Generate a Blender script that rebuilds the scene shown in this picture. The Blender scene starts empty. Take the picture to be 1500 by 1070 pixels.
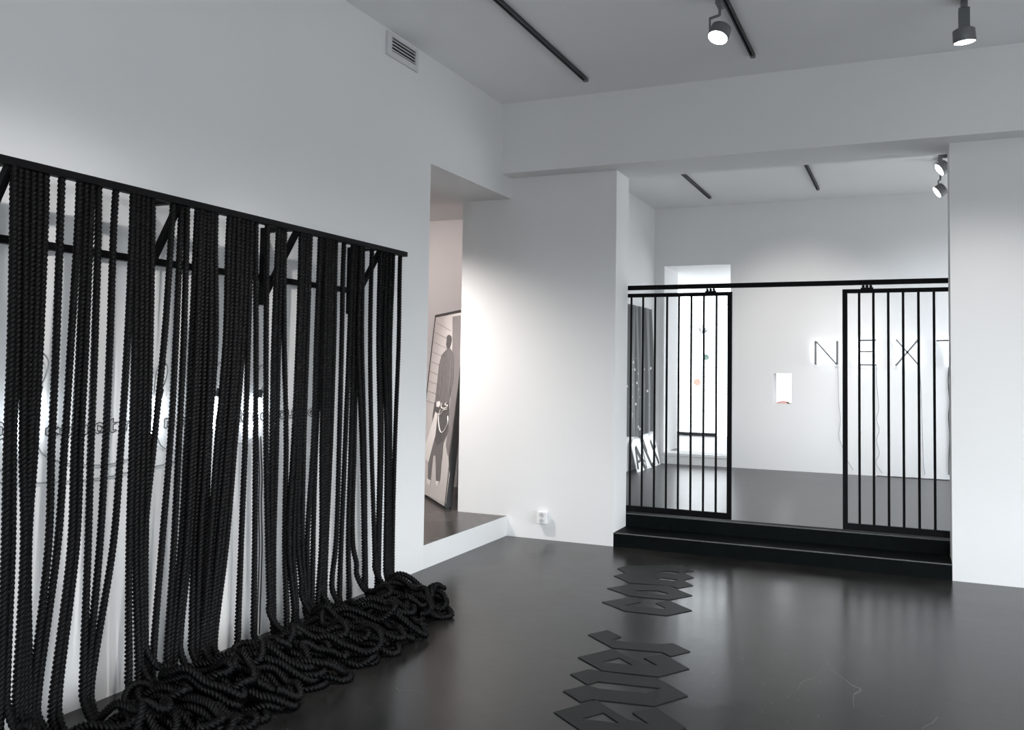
import bpy, math, random
import numpy as np
from mathutils import Vector, Matrix
random.seed(7); RNG = np.random.default_rng(11)
PI = math.pi
col = bpy.context.scene.collection
sc = bpy.context.scene

# ------------------------------------------------------------------ camera (solved from the vanishing points)
F_, YAW, PIT, ROL, CX, CY = 1295.336, -.422791485, .0446989, .01492575, 748.255, 480.057
fw = np.array([math.sin(YAW)*math.cos(PIT), math.cos(YAW)*math.cos(PIT), math.sin(PIT)])
rt = np.array([math.cos(YAW), -math.sin(YAW), 0.]); up = np.cross(rt, fw)
RR = math.cos(ROL)*rt+math.sin(ROL)*up; UU = -math.sin(ROL)*rt+math.cos(ROL)*up
EYE = np.array([0., 0., 1.6])
def at(x, y, axis, v):
    """point of the surface axis = v that is seen at pixel x, y"""
    d = fw+RR*(x-CX)/F_-UU*(y-CY)/F_
    return EYE+d*(v-EYE[axis])/d[axis]
cd = bpy.data.cameras.new('camera'); cam = bpy.data.objects.new('camera', cd); col.objects.link(cam)
cd.sensor_fit = 'HORIZONTAL'; cd.sensor_width = 36; cd.lens = F_*36/1500
cd.shift_x = (750-CX)/1500; cd.shift_y = (CY-535)/1500; cd.clip_start = .05
cam.matrix_world = Matrix(((RR[0], UU[0], -fw[0], 0), (RR[1], UU[1], -fw[1], 0), (RR[2], UU[2], -fw[2], 1.6), (0, 0, 0, 1)))
sc.camera = cam

# ------------------------------------------------------------------ materials
def mat(name, c, rough=.6, metal=0., spec=.5, bump=0., bscale=40., emit=None, es=1., var=0., vscale=3., sheen=0.):
    m = bpy.data.materials.new(name); m.use_nodes = True
    nt = m.node_tree; b = nt.nodes['Principled BSDF']
    b.inputs['Base Color'].default_value = (*c, 1); b.inputs['Roughness'].default_value = rough
    b.inputs['Metallic'].default_value = metal; b.inputs['Specular IOR Level'].default_value = spec
    if sheen: b.inputs['Sheen Weight'].default_value = sheen
    tc = nt.nodes.new('ShaderNodeTexCoord')
    if emit: b.inputs['Emission Color'].default_value = (*emit, 1); b.inputs['Emission Strength'].default_value = es
    n = nt.nodes.new('ShaderNodeTexNoise'); n.inputs['Scale'].default_value = vscale; n.inputs['Detail'].default_value = 4
    nt.links.new(tc.outputs['Object'], n.inputs['Vector'])
    r = nt.nodes.new('ShaderNodeMix'); r.data_type = 'RGBA'
    v = max(var, .02)
    r.inputs[6].default_value = (*[x*(1-v) for x in c], 1); r.inputs[7].default_value = (*[min(1, x*(1+v)) for x in c], 1)
    nt.links.new(n.outputs['Fac'], r.inputs[0]); nt.links.new(r.outputs[2], b.inputs['Base Color'])
    if bump:
        n2 = nt.nodes.new('ShaderNodeTexNoise'); n2.inputs['Scale'].default_value = bscale; n2.inputs['Detail'].default_value = 5
        nt.links.new(tc.outputs['Object'], n2.inputs['Vector'])
        bp = nt.nodes.new('ShaderNodeBump'); bp.inputs['Strength'].default_value = bump; bp.inputs['Distance'].default_value = .01
        nt.links.new(n2.outputs['Fac'], bp.inputs['Height']); nt.links.new(bp.outputs['Normal'], b.inputs['Normal'])
    return m
M = dict(
    wall=mat('white_wall_paint', (.80, .80, .80), .85, spec=.2, bump=.08, bscale=25, var=.015, vscale=1.2),
    ceil=mat('ceiling_paint', (.87, .87, .88), .9, spec=.2, bump=.05, bscale=18, var=.02),
    step=mat('black_floor_paint', (.004, .0056, .0056), .55, spec=.04, bump=.15, bscale=60, var=.3, vscale=12),
    edge=mat('grey_step_edge', (.10, .105, .10), .6, bump=.4, bscale=150, var=.5, vscale=25),
    rope=mat('black_rope', (.0018, .0018, .0021), .46, spec=.125, bump=.2, bscale=300),
    steel=mat('black_steel', (.003, .003, .0035), .5, spec=.1, bump=.05, bscale=90),
    vinyl=mat('black_floor_vinyl', (.009, .011, .011), .5, spec=.2, bump=.05),
    grey=mat('grey_metal', (.16, .165, .17), .4, metal=.3),
    dgrey=mat('dark_grey_plastic', (.03, .032, .034), .5),
    track=mat('dark_track', (.045, .047, .05), .5, metal=.2),
    plast=mat('white_plastic', (.82, .82, .82), .35),
    hole=mat('socket_recess', (.55, .55, .56), .5),
    wire=mat('pale_cable', (.30, .31, .32), .5),
    wirek=mat('dark_cable', (.008, .009, .01), .5),
    tube=mat('neon_tube', (.9, .95, 1), .3, emit=(.88, .95, 1), es=9),
    led=mat('led_lamp_glow', (.9, .95, 1), .3, emit=(.82, .92, 1), es=38),
    lens=mat('lit_lens', (1, 1, 1), .3, emit=(1, .99, .97), es=14),
    frame=mat('black_frame', (.01, .01, .01), .4),
    pap=mat('photo_pale', (.60, .57, .56), .35, spec=.4, var=.03),
    pmid=mat('photo_mid_grey', (.20, .185, .185), .35, spec=.4, var=.25, vscale=5),
    pdark=mat('photo_dark_grey', (.085, .08, .08), .35, spec=.4, var=.5, vscale=14),
    pcoat=mat('photo_coat_sheen', (.15, .142, .142), .35, spec=.4, var=.5, vscale=20),
    pwhite=mat('photo_white', (.80, .78, .76), .35, spec=.4),
    board=mat('white_board', (.9, .9, .89), .5),
    brush=mat('black_brush_paint', (.03, .032, .035), .6, var=.4, vscale=20),
    brushg=mat('grey_brush_paint', (.16, .16, .17), .6, var=.4, vscale=20),
    green=mat('green_sticker', (.18, .26, .22), .5, var=.25, vscale=30), pink=mat('pink_sticker', (.62, .40, .32), .5),
    faint=mat('faint_grey_lettering', (.42, .42, .42), .5), clay=mat('pink_clay', (.75, .42, .40), .6),
    black=mat('black_object', (.01, .01, .01), .5), slat=mat('dark_vent_gap', (.01, .01, .011), .7),
    flatgrey=mat('ventilation_frame', (.66, .66, .67), .6),
)
def glass_mat():
    m = bpy.data.materials.new('clear_glass'); m.use_nodes = True; nt = m.node_tree; nt.nodes.clear()
    o = nt.nodes.new('ShaderNodeOutputMaterial'); t = nt.nodes.new('ShaderNodeBsdfTransparent'); g = nt.nodes.new('ShaderNodeBsdfGlossy')
    g.inputs['Roughness'].default_value = .02; x = nt.nodes.new('ShaderNodeMixShader'); x.inputs[0].default_value = .06
    nt.links.new(t.outputs[0], x.inputs[1]); nt.links.new(g.outputs[0], x.inputs[2]); nt.links.new(x.outputs[0], o.inputs[0]); return m
M['glass'] = glass_mat()
def film_mat(name, c):
    m = bpy.data.materials.new(name); m.use_nodes = True; nt = m.node_tree; nt.nodes.clear()
    o = nt.nodes.new('ShaderNodeOutputMaterial'); t = nt.nodes.new('ShaderNodeBsdfTransparent'); t.inputs[0].default_value = (*c, 1)
    d = nt.nodes.new('ShaderNodeBsdfDiffuse'); d.inputs[0].default_value = (*c, 1); x = nt.nodes.new('ShaderNodeMixShader'); x.inputs[0].default_value = .3
    nt.links.new(t.outputs[0], x.inputs[1]); nt.links.new(d.outputs[0], x.inputs[2]); nt.links.new(x.outputs[0], o.inputs[0]); return m
M['green'] = film_mat('green_window_film', (.37, .44, .41)); M['pink'] = film_mat('pink_window_film', (.65, .53, .48)); M['faint'] = film_mat('grey_window_film', (.50, .51, .51))
def floor_mat(name, base, warm, rough, scratch):
    m = bpy.data.materials.new(name); m.use_nodes = True; nt = m.node_tree; N = nt.nodes; L = nt.links
    b = N['Principled BSDF']; b.inputs['Specular IOR Level'].default_value = .23
    tc = N.new('ShaderNodeTexCoord')
    n = N.new('ShaderNodeTexNoise'); n.inputs['Scale'].default_value = 1.7; n.inputs['Detail'].default_value = 7; n.inputs['Roughness'].default_value = .65
    L.new(tc.outputs['Object'], n.inputs['Vector'])
    r = N.new('ShaderNodeValToRGB'); r.color_ramp.elements[0].position = .35; r.color_ramp.elements[1].position = .68
    r.color_ramp.elements[0].color = (*[c*.72 for c in base], 1); r.color_ramp.elements[1].color = (*warm, 1)
    L.new(n.outputs['Fac'], r.inputs[0])
    # hairline scratches and pale specks
    mp = N.new('ShaderNodeMapping'); mp.inputs['Rotation'].default_value = (0, 0, .5); mp.inputs['Scale'].default_value = (1.1, .55, 1)
    L.new(tc.outputs['Object'], mp.inputs[0])
    nd = N.new('ShaderNodeTexNoise'); nd.inputs['Scale'].default_value = 2.2; nd.inputs['Detail'].default_value = 2
    L.new(mp.outputs[0], nd.inputs['Vector'])
    ad = N.new('ShaderNodeMixRGB'); ad.inputs[0].default_value = .35; L.new(mp.outputs[0], ad.inputs[1]); L.new(nd.outputs['Color'], ad.inputs[2])
    vo = N.new('ShaderNodeTexVoronoi'); vo.feature = 'DISTANCE_TO_EDGE'; vo.voronoi_dimensions = '2D'; vo.inputs['Scale'].default_value = 1.9; L.new(ad.outputs[0], vo.inputs['Vector'])
    s = N.new('ShaderNodeMath'); s.operation = 'LESS_THAN'; s.inputs[1].default_value = .0022; L.new(vo.outputs['Distance'], s.inputs[0])
    nm = N.new('ShaderNodeTexNoise'); nm.inputs['Scale'].default_value = 1.4; L.new(tc.outputs['Object'], nm.inputs['Vector'])
    sm = N.new('ShaderNodeMath'); sm.operation = 'GREATER_THAN'; sm.inputs[1].default_value = .57; L.new(nm.outputs['Fac'], sm.inputs[0])
    s2 = N.new('ShaderNodeMath'); s2.operation = 'MULTIPLY'; L.new(s.outputs[0], s2.inputs[0]); L.new(sm.outputs[0], s2.inputs[1])
    v2 = N.new('ShaderNodeTexVoronoi'); v2.voronoi_dimensions = '2D'; v2.inputs['Scale'].default_value = 5; v2.inputs['Randomness'].default_value = 1; L.new(tc.outputs['Object'], v2.inputs['Vector'])
    sp = N.new('ShaderNodeMath'); sp.operation = 'LESS_THAN'; sp.inputs[1].default_value = .017; L.new(v2.outputs['Distance'], sp.inputs[0])
    mx = N.new('ShaderNodeMath'); mx.operation = 'MAXIMUM'; L.new(s2.outputs[0], mx.inputs[0]); L.new(sp.outputs[0], mx.inputs[1])
    fc = N.new('ShaderNodeMath'); fc.operation = 'MULTIPLY'; fc.inputs[1].default_value = scratch; L.new(mx.outputs[0], fc.inputs[0])
    mc = N.new('ShaderNodeMix'); mc.data_type = 'RGBA'; mc.inputs[7].default_value = (.42, .41, .40, 1)
    L.new(fc.outputs[0], mc.inputs[0]); L.new(r.outputs[0], mc.inputs[6]); L.new(mc.outputs[2], b.inputs['Base Color'])
    rr = N.new('ShaderNodeMapRange'); rr.inputs['To Min'].default_value = rough-.05; rr.inputs['To Max'].default_value = rough+.09
    L.new(n.outputs['Fac'], rr.inputs[0]); L.new(rr.outputs[0], b.inputs['Roughness'])
    nb = N.new('ShaderNodeTexNoise'); nb.inputs['Scale'].default_value = 9; nb.inputs['Detail'].default_value = 6; L.new(tc.outputs['Object'], nb.inputs['Vector'])
    bp = N.new('ShaderNodeBump'); bp.inputs['Strength'].default_value = .06; bp.inputs['Distance'].default_value = .01
    L.new(nb.outputs['Fac'], bp.inputs['Height']); L.new(bp.outputs[0], b.inputs['Normal'])
    return m
M['floor'] = floor_mat('dark_polished_floor', (.015, .0145, .014), (.027, .0255, .0245), .21, .13)
M['floor2'] = floor_mat('grey_polished_floor', (.065, .065, .067), (.085, .083, .083), .3, .1)
M['floor3'] = floor_mat('side_room_floor', (.055, .05, .048), (.08, .073, .07), .25, .1)

# ------------------------------------------------------------------ mesh helpers
def tag(o, label=None, cat=None, group=None, kind=None):
    if label: o['label'] = label
    if cat: o['category'] = cat
    if group: o['group'] = group
    if kind: o['kind'] = kind
    return o
def empty(name, loc, label, cat, group=None):
    o = bpy.data.objects.new(name, None); col.objects.link(o); o.location = loc; o.empty_display_size = .05
    bpy.context.view_layer.update()
    return tag(o, label, cat, group)
class MB:
    def __init__(s): s.v = []; s.f = []
    def box(s, x0, x1, y0, y1, z0, z1):
        n = len(s.v)
        s.v += [(x, y, z) for z in (z0, z1) for y in (y0, y1) for x in (x0, x1)]
        s.f += [tuple(n+i for i in q) for q in ((0, 2, 3, 1), (4, 5, 7, 6), (0, 1, 5, 4), (2, 6, 7, 3), (0, 4, 6, 2), (1, 3, 7, 5))]; return s
    def bar(s, a, b, w, t, side=(0, 0, 1)):
        a = Vector(a); b = Vector(b); d = (b-a).normalized(); u = Vector(side); p = d.cross(u).normalized(); q = p.cross(d).normalized()
        n = len(s.v)
        for c in (a, b):
            for i, j in ((-1, -1), (1, -1), (1, 1), (-1, 1)): s.v.append(tuple(c+p*(i*w/2)+q*(j*t/2)))
        s.f += [tuple(n+i for i in k) for k in ((0, 3, 2, 1), (4, 5, 6, 7), (0, 1, 5, 4), (1, 2, 6, 5), (2, 3, 7, 6), (3, 0, 4, 7))]; return s
    def cyl(s, a, b, r, r2=None, n=24):
        a = Vector(a); b = Vector(b); r2 = r if r2 is None else r2
        d = (b-a).normalized(); u = Vector((0, 0, 1)) if abs(d.z) < .9 else Vector((1, 0, 0)); p = d.cross(u).normalized(); q = d.cross(p)
        k = len(s.v)
        for c, rr in ((a, r), (b, r2)):
            for i in range(n): t = 2*PI*i/n; s.v.append(tuple(c+(p*math.cos(t)+q*math.sin(t))*rr))
        s.f += [(k+i, k+(i+1) % n, k+n+(i+1) % n, k+n+i) for i in range(n)]
        s.f += [tuple(k+i for i in range(n))[::-1], tuple(k+n+i for i in range(n))]; return s
    def lathe(s, c, prof, axis=(0, 0, 1), n=28):
        c = Vector(c); d = Vector(axis).normalized(); u = Vector((0, 0, 1)) if abs(d.z) < .9 else Vector((1, 0, 0)); p = d.cross(u).normalized(); q = d.cross(p)
        k = len(s.v)
        for r, h in prof:
            for i in range(n): t = 2*PI*i/n; s.v.append(tuple(c+d*h+(p*math.cos(t)+q*math.sin(t))*r))
        for m in range(len(prof)-1):
            s.f += [(k+m*n+i, k+m*n+(i+1) % n, k+(m+1)*n+(i+1) % n, k+(m+1)*n+i) for i in range(n)]
        s.f += [tuple(k+i for i in range(n))[::-1], tuple(k+(len(prof)-1)*n+i for i in range(n))]; return s
    def prism(s, pts, off):
        """extrude a closed polygon of 3D points by vector off (faces by ear clipping)"""
        from mathutils.geometry import tessellate_polygon
        k = len(s.v); n = len(pts); P = [Vector(p) for p in pts]
        s.v += [tuple(p) for p in P]+[tuple(p+Vector(off)) for p in P]
        for t in tessellate_polygon([P]): s.f += [tuple(k+i for i in t), tuple(k+n+i for i in t[::-1])]
        s.f += [(k+i, k+(i+1) % n, k+n+(i+1) % n, k+n+i) for i in range(n)]; return s
    def prism_holes(s, loops, off):
        from mathutils.geometry import tessellate_polygon
        k = len(s.v); V = [[Vector(p) for p in l] for l in loops]; flat = [p for l in V for p in l]; n = len(flat)
        s.v += [tuple(p) for p in flat]+[tuple(p+Vector(off)) for p in flat]
        for t in tessellate_polygon(V): s.f += [tuple(k+i for i in t), tuple(k+n+i for i in t[::-1])]
        o = 0
        for l in V:
            m = len(l); s.f += [(k+o+i, k+o+(i+1) % m, k+n+o+(i+1) % m, k+n+o+i) for i in range(m)]; o += m
        return s
    def tube(s, pts, r, n=8):
        V, Fc = tube_np(np.array(pts, float), r, n); k = len(s.v)
        s.v += [tuple(v) for v in V]; s.f += [tuple(int(i)+k for i in f) for f in Fc]; return s
    def build(s, name, m, parent=None, smooth=False, bevel=0):
        me = bpy.data.meshes.new(name); V = s.v
        if parent is not None:
            pl = parent
            off = Vector((0, 0, 0))
            while pl is not None: off += pl.location; pl = pl.parent
            V = [tuple(Vector(v)-off) for v in V]
        me.from_pydata(V, [], s.f); me.materials.append(m)
        import bmesh
        bm = bmesh.new(); bm.from_mesh(me); bmesh.ops.recalc_face_normals(bm, faces=bm.faces); bm.to_mesh(me); bm.free()
        if smooth:
            me.polygons.foreach_set('use_smooth', [True]*len(me.polygons))
            try: me.set_sharp_from_angle(angle=math.radians(40))
            except Exception: pass
        o = bpy.data.objects.new(name, me); col.objects.link(o)
        if parent is not None: o.parent = parent
        if bevel:
            b = o.modifiers.new('bevel', 'BEVEL'); b.width = bevel; b.segments = 2; b.limit_method = 'ANGLE'
        return o
def frames(P):
    T = np.gradient(P, axis=0); T /= np.linalg.norm(T, axis=1)[:, None]+1e-12
    N = np.zeros_like(P); u = np.array([1., .1, .05]) if abs(T[0][0]) < .8 else np.array([0, 0, 1.])
    n = u-T[0]*(u@T[0]); n /= np.linalg.norm(n)
    for i in range(len(P)):
        n = n-T[i]*(n@T[i]); n /= np.linalg.norm(n); N[i] = n
    return T, N, np.cross(T, N)
def tube_np(P, r, n=8, twist=None, radii=None, scale=None):
    T, N, B = frames(P); th = np.arange(n)*2*PI/n
    ph = np.zeros(len(P)) if twist is None else twist
    A = th[None, :]+ph[:, None]; rad = np.full(n, r) if radii is None else radii
    V = P[:, None, :]+(np.cos(A)[..., None]*N[:, None, :]+np.sin(A)[..., None]*B[:, None, :])*rad[None, :, None]
    if scale is not None: V = P[:, None, :]+(V-P[:, None, :])*scale[:, None, None]
    m = len(P); V = V.reshape(-1, 3)
    i = np.arange(m-1)[:, None]*n; j = np.arange(n)[None, :]; j2 = (j+1) % n
    Fq = np.stack([i+j, i+j2, i+n+j2, i+n+j], -1).reshape(-1, 4)
    return V, Fq
def catmull(P, ds):
    P = np.array(P, float); P = np.vstack([2*P[0]-P[1], P, 2*P[-1]-P[-2]]); out = []
    for i in range(1, len(P)-2):
        p0, p1, p2, p3 = P[i-1:i+3]; L = np.linalg.norm(p2-p1)
        if L < 1e-6: continue
        d1 = max(np.linalg.norm(p1-p0), 1e-4)**.5; d2 = L**.5; d3 = max(np.linalg.norm(p3-p2), 1e-4)**.5
        m1 = d2*((p1-p0)/d1-(p2-p0)/(d1+d2)+(p2-p1)/d2); m2 = d2*((p2-p1)/d2-(p3-p1)/(d2+d3)+(p3-p2)/d3)
        n = max(4, int(L/ds*1.3)); t = np.linspace(0, 1, n, endpoint=False)[:, None]
        out.append((2*t**3-3*t**2+1)*p1+(t**3-2*t**2+t)*m1+(-2*t**3+3*t**2)*p2+(t**3-t**2)*m2)
    out.append(P[-2][None]); return np.vstack(out)
def resample(P, ds):
    s = np.concatenate([[0], np.cumsum(np.linalg.norm(np.diff(P, axis=0), axis=1))]); n = max(3, int(s[-1]/ds))
    t = np.linspace(0, s[-1], n); return np.stack([np.interp(t, s, P[:, k]) for k in range(3)], 1), t
def struct(name, mb, m): return tag(mb.build(name, m), kind='structure')

# ------------------------------------------------------------------ the rooms
XL, YB, XP0, XP1, XR = -3.488, 7.718, -4.01, -2.43, .303
YBK, ZS, ZC, ZB, ZF = 8.10, .187, 4.08, 3.42, .243
YF, XFL, XFR, ZFC = 12.62, -3.385, 2.6, 3.95
RXR, RYF = 4.6, -2.6
struct('floor', MB().box(XL-.3, RXR+.3, RYF-.3, YBK, -.2, 0), M['floor'])
struct('ceiling', MB().box(XL-.52, RXR+.3, RYF-.3, YB-.23, ZC, ZC+.2), M['ceil'])
# left wall with the opening at its far end
struct('wall_left', MB().box(XP0, XL, RYF-.3, 6.14, -.2, ZC).box(XP0, XL, 6.14, YB-.23, 3.222, ZC).box(XP0, XL, YB-.23, YB, 3.222, ZB+.001), M['wall'])
# beam across the back and the wall round the wide opening
struct('trim_1', MB().box(XP0, RXR+.3, YB-.23, YBK, ZB, ZC+.2), M['wall'])
struct('wall_back', MB().box(XP0, XP1, YB, YBK, -.2, ZB).box(XR, RXR+.3, YB, YBK, -.2, ZB), M['wall'])
# right wall with the daylight window, and the front wall behind the photographer
WY0, WY1, WZ0, WZ1 = .4, 6.4, .35, 2.9
FX0, FX1 = -1.2, 3.6
struct('wall_right', MB().box(RXR, RXR+.3, RYF-.3, WY0, 0, ZC).box(RXR, RXR+.3, WY1, YB, 0, ZC).box(RXR, RXR+.3, WY0, WY1, 0, WZ0).box(RXR, RXR+.3, WY0, WY1, WZ1, ZC), M['wall'])
struct('wall_front', MB().box(XP0, FX0, RYF-.3, RYF, 0, ZC).box(FX1, RXR+.3, RYF-.3, RYF, 0, ZC).box(FX0, FX1, RYF-.3, RYF, 0, WZ0).box(FX0, FX1, RYF-.3, RYF, WZ1, ZC), M['wall'])
w1 = MB()
for x in (FX0, .37, 1.97, FX1-.06): w1.box(x, x+.06, RYF-.16, RYF-.1, WZ0, WZ1)
for z in (WZ0, WZ1-.06): w1.box(FX0, FX1, RYF-.16, RYF-.1, z, z+.06)
w = struct('window_3', w1, M['plast'])
MB().box(FX0, FX1, RYF-.135, RYF-.125, WZ0, WZ1).build('pane', M['glass'], w)
w1 = MB()
for y in (WY0, 2.4, 4.4, WY1-.06): w1.box(RXR+.08, RXR+.14, y, y+.06, WZ0, WZ1)
for z in (WZ0, WZ1-.06): w1.box(RXR+.08, RXR+.14, WY0, WY1, z, z+.06)
w = struct('window_1', w1, M['plast'])
MB().box(RXR+.105, RXR+.115, WY0, WY1, WZ0, WZ1).build('pane', M['glass'], w)
# two black painted steps
struct('step', MB().box(XP1, XR, YB, YBK, 0, .123), M['step'])
struct('step', MB().box(XP1, XR, YBK, YBK+.12, 0, ZF), M['step'])
struct('trim_2', MB().box(XP1, XR, YB-.002, YB+.012, .117, .1245).box(XP1, XR, YBK-.002, YBK+.010, ZF-.006, ZF+.0015), M['edge'])  # thin paler strip along the front edge of each step
# far room
struct('floor', MB().box(XFL-.3, XFR+.3, YBK+.12, YF+.35, 0, ZF), M['floor2'])
struct('ceiling', MB().box(XFL-.3, XFR+.3, YBK, YF+.3, ZFC, ZFC+.2), M['wall'])
DX0, DX1, DZ0, DZ1 = -3.235, -2.285, .40, 3.10
NX0, NX1, NZ0, NZ1 = -1.70, -1.46, 1.155, 1.565
fwll = MB()
fwll.box(XFL-.3, DX0, YF, YF+.35, 0, ZFC).box(DX0, DX1, YF, YF+.35, 0, DZ0).box(DX0, DX1, YF, YF+.35, DZ1, ZFC)
fwll.box(DX1, NX0, YF, YF+.35, 0, ZFC).box(NX0, NX1, YF, YF+.35, 0, NZ0).box(NX0, NX1, YF, YF+.35, NZ1, ZFC).box(NX1, XFR+.3, YF, YF+.35, 0, ZFC)
struct('wall_far', fwll, M['wall'])
struct('wall_far_left', MB().box(XFL-.3, XFL, YBK, YF, 0, ZFC), M['wall'])
struct('wall_far_right', MB().box(XFR, XFR+.3, YBK, 9.0, 0, ZFC).box(XFR, XFR+.3, 12.4, YF, 0, ZFC).box(XFR, XFR+.3, 9.0, 12.4, 0, .8).box(XFR, XFR+.3, 9.0, 12.4, 3.2, ZFC), M['wall'])
w = struct('added_window', MB().box(XFR+.1, XFR+.16, 9.0, 9.06, .8, 3.2).box(XFR+.1, XFR+.16, 12.34, 12.4, .8, 3.2).box(XFR+.1, XFR+.16, 10.67, 10.73, .8, 3.2).box(XFR+.1, XFR+.16, 9.0, 12.4, .8, .86).box(XFR+.1, XFR+.16, 9.0, 12.4, 3.14, 3.2), M['plast'])  # unseen window, added to let daylight onto the far wall and floor
MB().box(XFR+.125, XFR+.135, 9.0, 12.4, .8, 3.2).build('pane', M['glass'], w)
struct('trim_3', MB().box(DX0-.035, DX0, YF-.008, YF+.01, ZF, DZ1).box(DX0-.04, DX1, YF-.02, YF+.01, DZ0-.035, DZ0+.002), M['plast'])
# bright porch behind the far doorway, glazed towards the street
PY = 16.2
struct('floor', MB().box(-5.2, .5, YF+.35, PY+.1, .1, DZ0), M['floor2'])
struct('ceiling', MB().box(-5.2, .5, YF+.35, PY+.1, DZ1, DZ1+.2), M['wall'])
struct('wall_porch_left', MB().box(DX0-1.4, DX0, YF+.35, 13.45, DZ0, DZ1).box(-5.4, -5.2, YF+.35, PY+.1, .1, DZ1), M['wall'])
struct('wall_porch_right', MB().box(.5, .7, YF+.35, PY+.1, .1, DZ1+.2), M['wall'])
gA = at(992, 638, 1, PY)[0]; gB = at(1049, 638, 1, PY)[0]
w = struct('window_2', MB().box(gA-1.2, gB, PY, PY+.05, DZ0, DZ0+.055), M['frame'])
MB().box(-5.2, .5, PY+.02, PY+.03, DZ0+.05, DZ1).build('pane', M['glass'], w)
# raised side room behind the left wall
SC, SY = 3.34, 9.25
struct('floor', MB().box(-7.5, XL-.0, 6.14, YB, -.2, ZS).box(-7.5, XP0, YB, SY, -.2, ZS).box(-7.5, XP0, 4.4, 6.14, -.2, ZS), M['floor3'])
struct('ceiling', MB().box(-7.5, XP0, 4.4, SY, SC, SC+.2), M['wall'])
struct('wall_side_room_back', MB().box(-7.5, XP0, SY, SY+.2, -.2, SC+.2).box(XP0, XP0+.3, YBK, SY+.2, -.2, SC+.2), M['wall'])
struct('wall_side_room_left', MB().box(-7.7, -7.5, 4.2, SY+.2, -.2, SC+.2), M['wall'])
struct('wall_side_room_front', MB().box(-7.5, XP0, 4.2, 4.4, -.2, SC+.2), M['wall'])
# white painted riser of the side room floor
struct('trim_4', MB().box(XL-.012, XL+.0015, 6.14, YB, 0, ZS-.001), M['wall'])

# ------------------------------------------------------------------ rope rack on the left wall
RX, RZ = -3.238, 2.383
rack = empty('wall_rack', (XL, 3.5, 2.38), 'long black steel wall rack on brackets carrying the hanging ropes', 'rack')
MB().box(RX-.02, RX+.02, 1.5, 5.362, RZ-.017, RZ+.017).build('top_rail', M['steel'], rack, bevel=.002)
MB().box(XL, XL+.035, 1.5, 5.06, 2.088, 2.122).build('wall_rail', M['steel'], rack, bevel=.002)
for y in (2.345, 3.235, 4.145, 5.035):
    b = MB().box(XL, XL+.04, y-.02, y+.02, 1.945, 2.40)
    b.build('wall_bracket', M['steel'], rack, bevel=.002)
    MB().box(XL+.03, RX-.015, y-.018, y+.018, 2.372, 2.402).build('bracket_arm', M['steel'], rack)
    MB().bar((XL+.02, y, 1.985), (RX, y, 2.368), .03, .03, (0, 1, 0)).build('brace', M['steel'], rack)

# ------------------------------------------------------------------ the ropes: px extents at four heights of the photograph
TOPS = [((15, 72), 6), ((85, 96), 1), ((112, 149), 4), ((165, 174.5), 1), ((191.5, 227), 5), ((247, 260), 1), ((262, 278), 2), ((285, 320), 6), ((333, 378), 7), ((387, 396), 1), ((404, 421), 3), ((437, 459), 4), ((465, 496), 6), ((500.5, 507.5), 1), ((513, 535.5), 5), ((542, 548), 1), ((553, 580), 5), ((583, 589.5), 1)]
M500 = [((12.6, 27.5), 2), ((31, 63), 4), ((77, 88), 1), ((98, 109), 1), ((113, 130), 2), ((133, 144), 1), ((156, 166), 1), ((182, 193), 1), ((193, 224), 4), ((235, 246), 1), ((254, 263), 1), ((264, 273.5), 1), ((277, 318), 6), ((327, 360), 5), ((360, 369), 1), ((370, 378), 1), ((385.5, 394), 1), ((397, 412), 2), ((413.6, 421), 1), ((432, 454), 4), ((460, 493.5), 6), ((497, 504), 1), ((508, 534), 5), ((539, 545.5), 1), ((550, 576), 5), ((581, 587), 1)]
M800 = [((3, 21), 2), ((30, 46), 4), ((64.5, 77), 1), ((78, 89), 1), ((100, 115.5), 2), ((124, 133), 1), ((141, 151), 1), ((161, 171.6), 1), ((184.5, 217), 4), ((205, 217), 1), ((233, 243), 1), ((249.6, 259), 1), ((261, 303), 6), ((304, 335), 5), ((350, 358), 1), ((368, 376), 1), ((388, 405), 3), ((414, 426), 2), ((427.6, 446), 3), ((447, 461), 2), ((465.5, 482), 4), ((488.5, 495), 1), ((497, 503), 1), ((505, 520), 2), ((530, 540), 2), ((542, 551), 1), ((554, 565), 2), ((566, 577), 3), ((572, 578), 1)]
FEET = [((-6, 10), 2), ((18, 44), 4), ((40, 52), 1), ((48, 58), 1), ((72, 88), 2), ((117, 124), 1), ((122, 130), 1), ((128, 136), 1), ((184, 191), 1), ((198, 214), 3), ((210, 216), 1), ((219, 227), 1), ((240, 248), 1), ((244, 266), 3), ((276, 297), 3), ((292, 318), 5), ((344, 352), 1), ((367, 375), 1), ((389, 404), 3), ((416, 423), 1), ((425, 436), 1), ((430, 450), 3), ((447, 460), 2), ((461, 479), 4), ((483, 488), 1), ((494, 500), 1), ((506, 526), 2), ((529, 539), 2), ((544, 552), 1), ((548, 558), 2), ((560, 574), 3), ((570, 578), 1)]
def spread(iv):
    out = []
    for (a, b), n in iv:
        w = min(9.5, (b-a)) if n > 1 else (b-a)
        if n == 1: out.append((a+b)/2)
        else:
            r = (b-a)*.5/n if (b-a)/n > 6 else 4.2*(12/(9+.012*a))**.2
            lo, hi = a+r, b-r
            if hi < lo: lo = hi = (a+b)/2
            out += [lo+(hi-lo)*i/(n-1) for i in range(n)]
    return out
tops, m5, m8, feet = spread(TOPS), spread(M500), spread(M800), spread(FEET)
NR = len(tops); assert len(m5) == len(m8) == len(feet) == NR, (NR, len(m5), len(m8), len(feet))
RAD, LAY, DS = .0175, .058, .0055
THIN = .0152/RAD
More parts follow.
